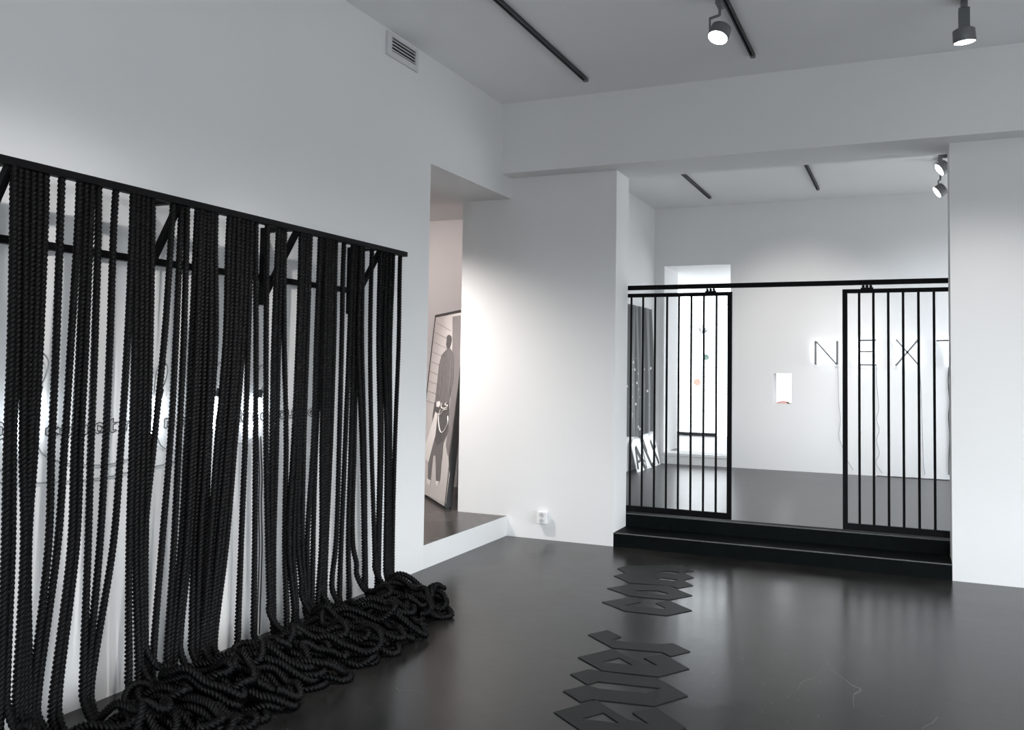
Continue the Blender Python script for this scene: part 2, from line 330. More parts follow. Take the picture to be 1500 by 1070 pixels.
radii = np.array([1.14 if k % 4 == 0 else (.66 if k % 4 == 2 else 1.0) for k in range(12)])*RAD
# height field the ropes settle on
G = .012; HX0, HY0 = -3.7, .8; HW, HH = int(1.5/G), int(5.2/G); H = np.zeros((HW, HH))
RPX = int(round(RAD*.95/G))
DSK = [(i, j) for i in range(-2, 3) for j in range(-2, 3) if (i*i+j*j)*G*G <= (RAD*1.25)**2]
def hidx(x, y): return int(np.clip((x-HX0)/G, 3, HW-4)), int(np.clip((y-HY0)/G, 3, HH-4))
def hq(x, y):
    i, j = hidx(x, y); return max(H[i+a, j+b] for a, b in DSK)
def hput(x, y, z):
    i, j = hidx(x, y)
    for a, b in DSK: H[i+a, j+b] = max(H[i+a, j+b], z+RAD*(.62 if (a or b) else .95))
def front(y): return -2.60-.13*max(0, (y-4.6))/.6 if y > 1.9 else -2.7
def pile_path(x0, y0, rnd, L):
    """loops thrown on the floor, in plan"""
    pts = [(x0, y0)]; side = 1; y = y0; n = int(L/.46)
    ang = 0
    for k in range(n):
        if side > 0: x = rnd.uniform(front(y)-.32, front(y)+.03)
        else: x = rnd.uniform(-3.20, -2.98) if rnd.random() < .65 else rnd.uniform(-2.98, -2.85)
        dy = rnd.uniform(.05, .19)*rnd.choice((1, 1, -1)); y = y+dy
        if y > 5.25: y = 5.25-rnd.uniform(.02, .3)
        if y < 1.5: y = 1.5+rnd.random()*.2
        bulge = rnd.uniform(.045, .10)*(1 if dy > 0 else -1)
        pts.append((x-side*.05, y-dy*.45)); pts.append((x, y)); pts.append((x-side*.06, y+bulge))
        y += bulge*1.2; side = -side
    return pts
def make_rope(hang, L, rnd):
    xf, yf = hang[-1][0], hang[-1][1]
    best = None
    for _ in range(14):       # of several throws keep the one that lands on the lowest ground
        pl = pile_path(xf+.03, yf, rnd, L)
        xy = catmull([(a, b, 0) for a, b in pl], .02); xy[:, 1] = np.minimum(xy[:, 1], 5.27+.02*np.sin(xy[:, 0]*30)); xy[:, 0] = np.maximum(xy[:, 0], XL+.05)
        xy, _t = resample(xy, .018)
        h_ = np.array([hq(q[0], q[1]) for q in xy[::3]]); c_ = h_.mean()+.6*h_.max()+2.5*max(0, max(q[0]-front(q[1]) for q in xy)-.04)
        if best is None or c_ < best[0]: best = (c_, xy)
    xy = best[1]; n = len(xy)
    z = np.zeros(n); lag = 5
    for i in range(n):
        z[i] = hq(xy[i][0], xy[i][1])+RAD*.85
        if i % lag == lag-1 or i == n-1:
            # stiff rope: spread the height along the neighbourhood before it is stored
            a = max(0, i-lag-3)
            for k in range(i-1, a, -1): z[k] = max(z[k], z[k+1]-.013)
            if i-2*lag >= 0:
                for k in range(i-2*lag, i-lag+1): hput(xy[k][0], xy[k][1], z[k])
    for k in range(1, n): z[k] = max(z[k], z[k-1]-.013)
    for k in range(max(0, n-2*lag), n): hput(xy[k][0], xy[k][1], z[k])
    ker = np.array([1, 2, 3, 2, 1])/9.; zp = np.pad(z, 2, mode='edge'); z = np.maximum(np.convolve(zp, ker, 'valid'), z-.006)
    zf = z[3]
    top = [tuple(p) for p in hang[:-1]]
    low = [(xf, yf, zf+.16), (xf+.004, yf, zf+.09)]
    body = [(xy[k][0], xy[k][1], z[k]) for k in range(3, n, 2)]
    P = catmull(top+low+body, .01)
    P, t = resample(P, DS)
    tight = np.clip((P[:, 2]-.12)/.5, 0, 1)
    V, Fq = tube_np(P, RAD, 12, twist=t*2*PI/LAY, radii=radii, scale=1-(1-THIN)*tight)
    c = len(V)-12
    me = bpy.data.meshes.new('rope')
    nv = len(V); nf = len(Fq)
    me.vertices.add(nv); me.vertices.foreach_set('co', V.astype(np.float32).ravel())
    me.loops.add(nf*4+24); lv = np.concatenate([Fq.ravel(), np.arange(12)[::-1], c+np.arange(12)]); me.loops.foreach_set('vertex_index', lv.astype(np.int32))
    me.polygons.add(nf+2); me.polygons.foreach_set('loop_start', np.concatenate([np.arange(nf)*4, [nf*4, nf*4+12]]).astype(np.int32))
    me.polygons.foreach_set('use_smooth', np.ones(nf+2, bool))
    me.update(calc_edges=True); me.validate(); me.materials.append(M['rope'])
    o = bpy.data.objects.new('rope', me); col.objects.link(o); return o
def on_plane_z(x, z, X):
    lo, hi = 1.0, 7.0
    for _ in range(40):
        y = (lo+hi)/2; d = np.array([X, y, z])-EYE
        px = CX+F_*(d@RR)/(d@fw)
        if px < x: lo = y
        else: hi = y
    return y
ORD = ['first', 'second', 'third', 'fourth', 'fifth', 'sixth', 'seventh', 'eighth', 'ninth', 'tenth', 'eleventh', 'twelfth', 'thirteenth', 'fourteenth', 'fifteenth', 'sixteenth', 'seventeenth', 'eighteenth']
rnd = random.Random(5)
info = []; i = 0
for ci, (iv, n) in enumerate(TOPS):
    for k in range(n): info.append((i, ci, k, n)); i += 1
order = list(range(NR)); rnd.shuffle(order)
for i in order:
    _, ci, k, n = info[i]
    crowd = n > 1
    X = RX+(rnd.uniform(-.028, .028) if crowd else rnd.uniform(-.008, .008))
    Xt = RX+(X-RX)*.3
    p0 = np.array([Xt, on_plane_z(tops[i], 2.36, Xt), 2.372])
    j = rnd.uniform(-1.2, 1.2) if crowd else 0
    p1 = at(m5[i]+j, 500, 0, X); p2 = at(m8[i]+j, 800, 0, X+rnd.uniform(-.01, .01))
    y650 = (m5[i]+m8[i])/2+rnd.uniform(-1.6, 1.6)
    pm = at(y650, 650, 0, X)
    pf = np.array([RX, on_plane_z(feet[i], .12, RX), .12])
    q0 = p0*.75+p1*.25; q0[1] += rnd.uniform(-.004, .004)
    if p2[2] < .42: pts = [p0, q0, p1, pm, pf]
    else: pts = [p0, q0, p1, pm, p2, pf]
    o = make_rope(pts, rnd.uniform(1.6, 2.1), rnd)
    r = len(TOPS)-1-ci
    lab = f"black rope, {ORD[k]} from left of {n}, {ORD[r]} group from the rail's right end" if n > 1 else f"lone black rope hanging as {ORD[r]} group from the rail's right end"
    tag(o, lab, 'rope', 'black twisted ropes hanging from the wall rack')

# ------------------------------------------------------------------ small lamps, cables and wire lettering on the left wall
def wall_px(x, y, off=.02): return at(x, y, 0, XL+off)
lampdefs = [(47, 612, 61, 579, 'behind the thick rope bundle near the left edge'), (228, 610, 240, 577, 'above the end of the lettering\'s first word'),
            (314, 606, 318, 577, 'above the middle of the wire lettering'), (376, 606, 386, 582, 'nearest the lettering\'s right end')]
for lx, ly, cx_, cy_, lab in lampdefs:
    c = wall_px(lx, ly, .035); t = empty('wall_lamp', tuple(c), 'small bright lamp on a looped cable '+lab, 'lamp', 'small lamps lighting the left wall')
    p = Vector(c)
    MB().cyl(p+Vector((0, -.022, -.085)), p+Vector((0, .02, .09)), .011, n=16).build('light_tube', M['led'], t, smooth=True)
    MB().cyl(p+Vector((0, .018, .088)), p+Vector((0, .032, .135)), .014, n=16).build('lamp_cap', M['dgrey'], t, smooth=True)
    a = p+Vector((0, .032, .13))
    lp = [a, a+Vector((0, .03, .06)), a+Vector((0, .035, .12)), a+Vector((0, .0, .15)), a+Vector((0, -.03, .11)), a+Vector((-.01, -.035, .02)), a+Vector((-.02, -.03, -.1)), a+Vector((-.025, -.02, -.32))]
    MB().tube(catmull([tuple(q) for q in lp], .01), .0035, 6).build('cable', M['wire'], t, smooth=True)
cabs = [([(-30, 690), (0, 690), (30, 672), (47, 640), (62, 665), (80, 674), (98, 679), (125, 681), (157, 681), (185, 674), (205, 664), (222, 640)], 'upper sagging cable between the two left wall lamps'),
        ([(-30, 706), (0, 708), (53, 708), (104, 705), (157, 699), (185, 693), (235, 682), (252, 678), (268, 672), (290, 655), (312, 630)], 'lower long cable sagging beneath the wire lettering'),
        ([(230, 640), (236, 653), (253, 660), (270, 656), (290, 645), (310, 632)], 'short cable sagging between the two middle wall lamps'),
        ([(318, 640), (330, 650), (350, 650), (366, 645), (378, 640)], 'short cable sagging between the two right wall lamps')]
for pts, lab in cabs:
    o = MB().tube(catmull([tuple(wall_px(x, y, .012)) for x, y in pts], .02), .0035, 6).build('cable', M['wire'], smooth=True)
    tag(o, 'thin grey '+lab, 'cable')
dp = [(378, 640), (379, 670), (380, 700), (379, 740), (380, 800), (378, 870), (376, 930)]
for dx, lab in ((0, 'left'), (4, 'right')):
    pts = [tuple(wall_px(x+dx, y+(-.2 if dx else 0), .012)) for x, y in dp]
    tag(MB().tube(catmull(pts, .02), .004, 6).build('cable', M['wirek'], smooth=True), f'thin dark cable dropping down the wall from the last lamp, the {lab} of two', 'cable')
# wire letters: closed outlines in a unit cell (u along the wall, v up)
hexo = [(.5, 0), (1, .25), (1, .75), (.5, 1), (0, .75), (0, .25), (.5, 0)]
hexi = [(.5, .22), (.72, .33), (.72, .67), (.5, .78), (.28, .67), (.28, .33), (.5, .22)]
GL = {'o': [hexo, hexi],
      'c': [[(.5, 0), (1, .22), (.8, .36), (.5, .25), (.28, .36), (.28, .64), (.5, .76), (.8, .64), (1, .78), (.5, 1), (0, .75), (0, .25), (.5, 0)]],
      'n': [[(0, .1), (.15, 0), (.3, .1), (.3, .62), (.5, .72), (.7, .62), (.7, .1), (.85, 0), (1, .1), (1, .75), (.5, 1), (.3, .88), (.15, 1), (0, .85), (0, .1)]],
      'a': [[(0, .2), (0, .75), (.5, 1), (1, .75), (1, .1), (.85, 0), (.6, .15), (.4, 0), (0, .2)], [(.35, .3), (.35, .75), (.7, .6), (.7, .3), (.5, .2), (.35, .3)]],
      't': [[(.1, .1), (.35, 0), (.7, .15), (.6, .25), (.4, .22), (.4, .68), (.8, .9), (.4, .88), (.4, 1.25), (.1, 1.1), (.1, .1)]],
      'r': [[(.1, .1), (.25, 0), (.4, .1), (.4, .65), (.7, .8), (.85, .7), (1, .82), (.75, 1), (.4, .85), (.1, .95), (.1, .1)]],
      'l': [[(.3, .1), (.5, 0), (.7, .1), (.7, 1.3), (.5, 1.4), (.3, 1.3), (.3, .1)]],
      'b': [[(0, .25), (.5, 0), (1, .25), (1, .7), (.6, .95), (.35, .8), (.35, 1.35), (0, 1.2), (0, .25)], [(.35, .35), (.6, .25), (.72, .35), (.72, .62), (.35, .7), (.35, .35)]],
      'u': [[(0, .9), (.15, 1), (.3, .9), (.3, .38), (.5, .28), (.7, .38), (.7, .9), (.85, 1), (1, .9), (1, .25), (.5, 0), (0, .25), (0, .9)]],
      'e': [[(.5, 0), (1, .25), (.75, .4), (.5, .25), (.3, .36), (.3, .45), (.9, .75), (.5, 1), (0, .75), (0, .25), (.5, 0)], [(.3, .55), (.3, .66), (.5, .78), (.66, .7), (.3, .55)]]}
seq = [('o', -3), ('c', 76), ('o', 97), ('n', 119), ('a', 145), ('t', 167), ('r', 187), ('o', 206), ('n', 247), ('b', 268), ('o', 287), ('t', 303), ('b', 321), ('c', 337), ('t', 354), ('r', 370), ('a', 386), ('n', 401), ('c', 412), ('u', 424), ('r', 440), ('e', 455)]
PLACE = {0: 'at the far left, bigger than the rest', 1: 'opening the first word', 2: 'second in the first word', 3: 'third in the first word, mostly behind rope', 4: 'left of the tall t', 5: 'tall, in the widest rope gap', 6: 'just right of the tall t', 7: 'left of the second lamp', 8: 'just right of the second lamp', 9: 'between second and third lamps', 10: 'hidden partly left of the third lamp', 11: 'closest left of the third lamp', 12: 'closest right of the third lamp', 13: 'second right of the third lamp', 14: 'midway between third and fourth lamps', 15: 'closest left of the fourth lamp', 16: 'closest right of the fourth lamp', 17: 'second right of the fourth lamp', 18: 'fifth from the text\'s right end', 19: 'fourth from the text\'s right end', 20: 'second from the text\'s right end', 21: 'last at the right end'}
for q, (ch, px) in enumerate(seq):
    yc = at(px, 625, 0, XL)[1]; u_ = (yc-2.777)/(4.656-2.777); zc = 1.262-.028*u_ if px > 0 else 1.245
    wd, ht = (.068, .054) if px > 0 else (.085, .085)
    zc = at(px, 632 if px < 110 else 632-(px-76)*.072, 0, XL)[2]
    b = MB()
    for loop in GL[ch]:
        pts = [(XL+.003, yc+(a-.5)*wd, zc+(v-.5)*ht) for a, v in loop]
        for m_ in range(len(pts)-1): b.cyl(pts[m_], pts[m_+1], .002, n=6)
    tag(b.build('wire_letter', M['wirek']), 'thin black outline letter on the left wall, '+PLACE[q], 'letter', 'outline letters on the left wall')

# ------------------------------------------------------------------ leaning framed photograph in the side room
P0 = np.array([-4.168, 7.752, ZS]); dv = np.array([-.681, .733, 0]); nb = np.array([.733, .681, 0]); al = .098
uv = math.cos(al)*np.array([0, 0, 1.])+math.sin(al)*nb; nn = np.cross(uv, dv); nn = nn if nn@(P0-EYE) < 0 else -nn   # towards the viewer
W_, H_ = 1.346, 2.004
def pp(u, v, o=0): return tuple(P0+dv*u*W_+uv*v*H_+nn*o)
def pic_px(x, y, o=.001):
    d = fw+RR*(x-CX)/F_-UU*(y-CY)/F_; t = ((P0-EYE)@nn)/(d@nn); return tuple(EYE+d*t+nn*o)
pic = empty('framed_photograph', tuple(P0+np.array([0, 0, 0])), 'tall black framed photograph of a dark-coated person leaning in the side room', 'picture')
f = MB(); fr = .028/W_; fh = .028/H_
for a, b_, c, d_ in ((0, 1, 0, fh), (0, 1, 1-fh, 1), (0, fr, 0, 1), (1-fr, 1, 0, 1)):
    f.prism([pp(a, c, .004), pp(b_, c, .004), pp(b_, d_, .004), pp(a, d_, .004)], tuple(-nn*.065))
f.build('frame', M['frame'], pic)
MB().prism([pp(fr, fh), pp(1-fr, fh), pp(1-fr, 1-fh), pp(fr, 1-fh)], tuple(-nn*.01)).build('print', M['pap'], pic)
MB().prism([pp(fr, fh, -.05), pp(1-fr, fh, -.05), pp(1-fr, 1-fh, -.05), pp(fr, 1-fh, -.05)], tuple(-nn*.006)).build('backing_board', M['frame'], pic)
def z2(l): return [(600+x/2.815, 440+y/2.815) for x, y in l]
def layer(name, l, m, o): MB().prism([pic_px(x, y, o) for x, y in z2(l)], tuple(nn*.0008)).build(name, m, pic)
layer('printed_background', [(178, 68), (212, 62), (207, 300), (150, 840), (118, 826), (150, 740), (166, 690), (150, 600), (168, 420), (176, 240)], M['pmid'], .0012)
layer('printed_floor', [(60, 690), (160, 640), (166, 720), (150, 840), (60, 800)], M['pap'], .0022)
for k in range(9):
    y = 92+k*40; layer('printed_panel_line', [(112-k*5.5, y), (172-k*1.5, y+34), (172-k*1.5, y+36), (112-k*5.5, y+2)], M['pmid'], .0024)
layer('printed_coat', [(152, 205), (166, 196), (180, 215), (184, 260), (182, 330), (170, 380), (165, 415), (163, 470), (160, 540), (140, 590), (128, 740), (120, 762), (110, 755), (108, 640), (98, 640), (88, 758), (76, 756), (78, 650), (84, 560), (100, 470), (108, 400), (116, 330), (122, 270), (134, 225)], M['pcoat'], .0036)
layer('printed_head', [(155, 150), (164, 142), (173, 148), (174, 162), (171, 182), (166, 196), (156, 200), (152, 185), (154, 166)], M['pdark'], .0044)
layer('printed_skirt', [(104, 420), (163, 430), (160, 520), (140, 580), (118, 600), (96, 560), (96, 480)], M['pdark'], .0044)
layer('printed_shine', [(134, 240), (140, 236), (128, 400), (122, 400)], M['pmid'], .0052)
layer('printed_shine', [(172, 240), (176, 244), (166, 390), (162, 380)], M['pmid'], .0052)
layer('printed_glove', [(113, 420), (126, 416), (130, 430), (122, 442), (112, 438)], M['pwhite'], .0052)
layer('printed_bag', [(108, 460), (118, 470), (108, 560), (92, 620), (80, 668), (64, 655), (66, 600), (84, 545), (100, 490)], M['pwhite'], .0052)
layer('printed_shoe', [(74, 735), (90, 745), (84, 766), (72, 752)], M['pwhite'], .0052)
layer('printed_shoe', [(110, 745), (124, 748), (118, 768), (108, 756)], M['pwhite'], .0052)
cord = MB()
for path in ([(130, 450), (122, 480), (124, 520), (132, 545), (148, 535), (160, 505), (160, 478)], [(136, 424), (133, 440), (145, 446), (160, 436), (148, 430), (158, 420)], [(118, 470), (130, 470), (140, 455), (158, 450)]):
    cord.tube(catmull([pic_px(x, y, .006) for x, y in z2(path)], .01), .0065, 6)
cord.build('printed_rope', M['pwhite'], pic, smooth=True)

# ------------------------------------------------------------------ socket, vent
so = empty('wall_socket', (-3.11, YB, .205), 'white double power socket low on the back wall beside the raised floor', 'socket')
MB().box(-3.160, -3.062, YB-.045, YB, .147, .262).build('cover', M['plast'], so, bevel=.006)
for z in (.232, .178):
    MB().cyl((-3.111, YB-.045, z), (-3.111, YB-.0475, z), .023, n=28).build('socket_ring', M['hole'], so, smooth=True)
    MB().cyl((-3.119, YB-.0475, z), (-3.119, YB-.0485, z), .0028).cyl((-3.103, YB-.0475, z), (-3.103, YB-.0485, z), .0028).build('pin_hole', M['dgrey'], so)
ve = empty('air_vent', (XL, 5.66, 3.98), 'white slatted air vent high on the left wall under the ceiling', 'vent')
MB().box(XL, XL+.02, 5.44, 5.50, 3.88, 4.06).box(XL, XL+.02, 5.845, 5.885, 3.88, 4.06).box(XL, XL+.02, 5.50, 5.845, 3.88, 3.925).box(XL, XL+.02, 5.50, 5.845, 4.030, 4.06).build('frame', M['flatgrey'], ve, bevel=.003)
MB().box(XL, XL+.006, 5.49, 5.85, 3.92, 4.035).build('backing', M['slat'], ve)
for k in range(4):
    MB().bar((XL+.012, 5.495, 3.938+k*.025), (XL+.012, 5.85, 3.938+k*.025), .008, .007).build('slat', M['flatgrey'], ve)

# ------------------------------------------------------------------ ceiling tracks and spotlights
def track(x, y0, y1, zc, label):
    t = empty('ceiling_track', (x, (y0+y1)/2, zc), label, 'lighting track')
    MB().box(x-.017, x-.007, y0, y1, zc-.03, zc).box(x+.007, x+.017, y0, y1, zc-.03, zc).box(x-.017, x+.017, y0, y1, zc-.006, zc).build('rail', M['track'], t)
    MB().box(x-.019, x+.019, y1, y1+.05, zc-.032, zc).build('end_cap', M['grey'], t, bevel=.002)
track(-2.506, .5, 7.02, ZC, 'long dark lighting track on the ceiling nearest the left wall')
track(-1.10, .5, 6.95, ZC, 'dark lighting track on the ceiling behind the round glowing spotlight')
track(.346, .5, 6.50, ZC, 'dark lighting track on the ceiling near the top right corner')
track(-2.445, 9.0, 11.9, ZFC, 'far room lighting track on the ceiling nearest its left wall')
track(-1.045, 9.0, 11.8, ZFC, 'far room lighting track in the middle of its ceiling')
track(.33, 9.0, 11.2, ZFC, 'far room lighting track holding its two spotlights')
def spot(x, y, zc, drop, aim, label, power, color=(1, .97, .93), size=1.6, blend=.6, group=None, head=.068, es=None, box=False, fill=True):
    t = empty('track_spotlight', (x, y, zc), label, 'spotlight', group)
    MB().box(x-.02, x+.02, y-.055, y+.055, zc-.075, zc-.03).build('adapter', M['grey'], t, bevel=.004)
    ht = zc-drop; d = (Vector(aim)-Vector((x, y, ht))).normalized(); c = Vector((x, y, ht))
    side = d.cross(Vector((0, 0, 1))).normalized()
    if box: MB().box(x-.034, x+.034, y-.034, y+.034, ht+.02, zc-.07).build('driver_box', M['grey'], t, bevel=.004)
    else:
        a = Vector((x, y, zc-.07)); s1 = c+side*(head+.012)
        MB().cyl(a, (x, y, ht+head+.05), .009, n=12).cyl((x, y, ht+head+.05), tuple(s1+Vector((0, 0, head+.05))), .009, n=12).cyl(tuple(s1+Vector((0, 0, head+.05))), tuple(s1), .007, n=12).build('arm', M['grey'], t, smooth=True)
    MB().lathe(c-d*.045, [(head*.8, 0), (head, .008), (head*1.03, .085), (head*1.0, .09), (head*.95, .09), (head*.93, .084)], d, 24).build('lamp_head', M['grey'], t, smooth=True)
    MB().cyl(c+d*.0375, c+d*.043, head*.94, n=24).build('lens', M['lens'], t)
    if power:
        l = bpy.data.lights.new('spot', 'SPOT'); l.energy = power; l.color = color; l.spot_size = size; l.spot_blend = blend; l.shadow_soft_size = .05
        o = bpy.data.objects.new('spot_lamp', l); col.objects.link(o); o.parent = t
        o.location = c+d*.075-Vector((x, y, zc)); o.rotation_euler = d.to_track_quat('-Z', 'Y').to_euler()
    return t
S = dict(
 a=spot(-1.128, 5.80, ZC, .25, (-1.9, 4.2, .3), 'round glowing track spotlight, the left of two on the main ceiling', 30, size=1.75, blend=.9),
 b=spot(.346, 6.45, ZC, .25, (.6, 6.75, .0), 'glowing boxy track spotlight at the top right of the main ceiling', 120, size=1.9, blend=.95, box=True),
 c=spot(.33, 9.90, ZFC, .26, (-2.3, 9.1, 1.9), 'upper of the two glowing spotlights beside the right wall edge', 45, (1, .95, .9), 1.0, .95),
 d=spot(.33, 10.70, ZFC, .34, (-2.6, 10.0, 1.6), 'lower of the two glowing spotlights beside the right wall edge', 35, (1, .95, .9), 1.1, .9),
 g=spot(-1.045, 8.75, ZFC, .25, (-1.35, YF, 1.75), 'far room track spotlight lighting the little niche, hidden above the beam', 300, (1, .945, .90), .85, .95),
 h=spot(.33, 9.15, ZFC, .25, (.5, YF, 1.3), 'added unseen spotlight brightening the right part of the far wall, above the beam', 230, (.90, .95, 1), 1.15, .95),  # extra cool spot, added out of view to brighten the far wall
 e=spot(-.9, 1.6, ZC, .25, (XL, 2.9, .6), 'track spotlight out of frame aimed at the left end of the ropes', 260, (1, .965, .94), 1.0, .8),
 f=spot(-1.10, 3.1, ZC, .25, (XL, 4.3, .5), 'track spotlight out of frame aimed at the right end of the ropes', 230, (1, .965, .94), .95, .8),
)
sm = empty('smoke_detector', (-1.62, 9.95, ZFC), 'small round smoke detector on the far room ceiling', 'smoke detector')
MB().lathe((-1.62, 9.95, ZFC), [(.055, 0), (.055, -.022), (.045, -.034)], (0, 0, 1)).build('body', M['plast'], sm, smooth=True)
MB().lathe((-1.62, 9.95, ZFC-.033), [(.032, 0), (.028, -.014), (.01, -.018)], (0, 0, 1)).build('sensor', M['dgrey'], sm, smooth=True)

# ------------------------------------------------------------------ sliding barred gates
GY = 8.145; GZ0, GZ1 = .257, 2.315
gr = empty('gate_rail', (-1, GY, 2.37), 'long black steel rail across the wide opening above the barred gates', 'rail')
MB().box(-2.95, 1.1, GY-.02, GY+.02, 2.350, 2.392).build('rail', M['steel'], gr, bevel=.002)
for x in (-2.7, .6): MB().box(x-.02, x+.02, GY-.045, GY-.02, 2.35, 2.392).build('mount', M['steel'], gr)
def gate(x0, x1, bars, label, rollers):
    g = empty('barred_gate', ((x0+x1)/2, GY, GZ0), label, 'gate')
    MB().box(x0, x0+.04, GY-.015, GY+.015, GZ0, GZ1).box(x1-.04, x1, GY-.015, GY+.015, GZ0, GZ1).box(x0+.04, x1-.04, GY-.015, GY+.015, GZ0, GZ0+.055).box(x0+.04, x1-.04, GY-.015, GY+.015, GZ1-.035, GZ1).build('gate_frame', M['steel'], g)
    for x in bars: MB().cyl((x, GY, GZ0+.05), (x, GY, GZ1-.03), .0105, n=12).build('bar', M['steel'], g, smooth=True)
    for x in rollers:
        r = MB().box(x-.05, x+.05, GY-.012, GY+.012, GZ1, GZ1+.012)
        for dx in (-.03, 0, .03): r.cyl((x+dx, GY-.012, GZ1+.022), (x+dx, GY+.012, GZ1+.022), .012, n=14)
        r.build('roller', M['steel'], g)
bx = [at(p, 590, 1, GY)[0] for p in (923.8, 941, 958.8, 976.3, 993.8, 1012, 1030.5, 1049)]
pt = bx[1]-bx[0]
gate(bx[0]-pt*2.3, at(1068.6, 600, 1, GY)[0]+.02, [bx[0]-pt]+bx, 'black steel barred gate at the left side of the wide opening', [at(1041, 424, 1, GY)[0], bx[0]-pt])
b2 = [at(p, 590, 1, GY)[0] for p in (1258.9, 1279.9, 1301.7, 1323.6, 1346.2, 1369)]
gate(at(1238, 600, 1, GY)[0]-.02, b2[-1]+.118*3.4, b2+[b2[-1]+.125, b2[-1]+.25], 'black steel barred gate at the right side, in front of the glowing letters', [at(1270, 418, 1, GY)[0], b2[-1]+.2])

# ------------------------------------------------------------------ back-lit letters on the far wall
def bigletter(name, strokes, label, cab):
    c = at(*strokes[0][0], 1, YF); t = empty('neon_letter', tuple(c), label, 'letter', 'back-lit letters on the far wall')
    for (a, b_, w) in strokes:
        A = Vector(at(*a, 1, YF-.07)); B = Vector(at(*b_, 1, YF-.07))
        MB().bar(A, B, w*1.25, .045, (0, 1, 0)).build('stroke', M['grey'] if w > .016 else M['dgrey'], t)
        d = (B-A).normalized()*.02
        MB().cyl(A+d+Vector((0, .034, 0)), B-d+Vector((0, .034, 0)), .009, n=10).build('light_tube', M['tube'], t, smooth=True)
    for (a, b_, w) in strokes[:2]:
        A = Vector(at(*a, 1, YF-.06)); MB().cyl(A, (A.x, YF, A.z), .004, n=8).build('wall_mount', M['dgrey'], t)
    return t
bigletter('N', [((1194.7, 500), (1194.7, 534.5), .022), ((1226.5, 500), (1226.5, 534.5), .024), ((1196, 501), (1225.5, 534), .017)], 'back-lit capital N between the two barred gates', 0)
bigletter('E', [((1258.7, 499), (1258.7, 535), .014), ((1258, 499), (1283, 498.5), .016), ((1258, 515.5), (1281, 515.5), .014), ((1258, 534.5), (1284, 535), .018)], 'back-lit capital E seen through the right gate', 0)
bigletter('X', [((1313, 498), (1346.5, 536), .017), ((1345, 498), (1312, 536), .020)], 'back-lit capital X seen through the right gate', 0)
bigletter('T', [((1372, 499.5), (1412, 498.5), .015), ((1391.5, 499), (1391.5, 537), .022)], 'back-lit capital T partly hidden by the right wall edge', 0)
def wcab(pts, lab, m='wire', r=.0032, Y=YF-.012):
    rr_ = random.Random(len(pts)); P = []
    for x, y in pts:
        q = at(x, y, 1, Y); q[2] = max(q[2], ZF+.006); P.append(tuple(q))
    tag(MB().tube(catmull(P, .02), r, 6).build('cable', M[m], smooth=True), lab, 'cable', 'cables hanging from the back-lit letters')
wcab([(1227, 534), (1228, 560), (1228.5, 590), (1231, 615), (1229, 640), (1234, 655), (1240, 672), (1250, 689)], 'thin cable dangling from the letter N down the far wall')
wcab([(1284, 536), (1284, 560), (1287, 600), (1284, 615), (1288, 630), (1284, 645), (1288, 665), (1283, 678), (1292, 693)], 'thin cable dangling from the letter E down the far wall')
wcab([(1347, 537), (1349, 570), (1350, 600), (1351, 630), (1352, 660), (1353, 680), (1355, 696)], 'thin cable dangling from the letter X down the far wall')
wcab([(1390, 538), (1389, 560), (1391, 590), (1389.5, 610), (1391, 640), (1390, 670), (1390, 696)], 'dark cable bundle dangling from the letter T down the far wall', 'wirek', .006)
fl = [(at(x, 690, 1, YF-.03)[0], YF-.03-.012*((k % 3)-1), ZF+.006) for k, x in enumerate(range(1284, 1440, 9))]
tag(MB().tube(catmull(fl, .02), .005, 6).build('cable', M['wirek'], smooth=True), 'dark cable lying along the foot of the far wall', 'cable')

# niche contents
nc = empty('niche_sculpture', (-1.56, YF+.1, NZ0), 'small pink mound with a dark tip inside the little wall niche', 'sculpture')
MB().lathe((-1.58, YF+.1, NZ0), [(.10, 0), (.085, .014), (.055, .028), (.02, .034)], (0, 0, 1)).build('mound', M['clay'], nc, smooth=True)
MB().lathe((-1.525, YF+.06, NZ0), [(.034, 0), (.028, .012), (.012, .022)], (0, 0, 1)).build('dark_tip', M['black'], nc, smooth=True)
MB().cyl((-1.535, YF+.12, NZ0), (-1.535, YF+.12, NZ0+.17), .003, n=8).build('rod', M['hole'], nc)

# stickers on the porch glass
def disc_px(x, y, r, m, lab, name='round_sticker'):
    c = at(x, y, 1, PY-.0); rr_ = r*PY/F_*1.0
    tag(MB().cyl((c[0], PY-.002, c[2]), (c[0], PY-.012, c[2]), rr_, n=28).build(name, M[m]), lab, 'sticker')
disc_px(1034.3, 523.5, 4.4, 'green', 'round green sticker on the bright porch glass')
disc_px(1021.5, 560, 5.3, 'pink', 'round pink sticker low on the bright porch glass')
sp = MB()
for path in ([(1025, 482), (1026, 486), (1030, 488), (1034, 486), (1037, 483)], [(1030, 488), (1030, 476)], [(1026, 483), (1023, 481)], [(1034, 486), (1033, 481)], [(1029, 484), (1032, 490)]):
    sp.tube(catmull([tuple(at(x, y, 1, PY-.01)) for x, y in path], .02), .014, 6)
tag(sp.build('branch_sticker', M['faint'], smooth=True), 'small dark branching motif on the bright porch glass', 'sticker')
tx = MB()
def stroke_px(mb, pts, w): mb.tube(catmull([tuple(at(x, y, 1, PY-.008)) for x, y in pts], .02), w, 6)
stroke_px(tx, [(1058.5, 438.5), (1056, 437), (1053.3, 438.5), (1054, 440.8), (1057, 442), (1058.5, 444), (1056.5, 446), (1053, 445)], .008)
stroke_px(tx, [(1067, 441), (1064.5, 440), (1062, 442), (1062, 445), (1064.5, 446.5), (1067, 445.5)], .008)
tag(tx.build('glass_lettering', M['faint'], smooth=True), 'faint grey letters Sc at the top of the porch glass', 'lettering')
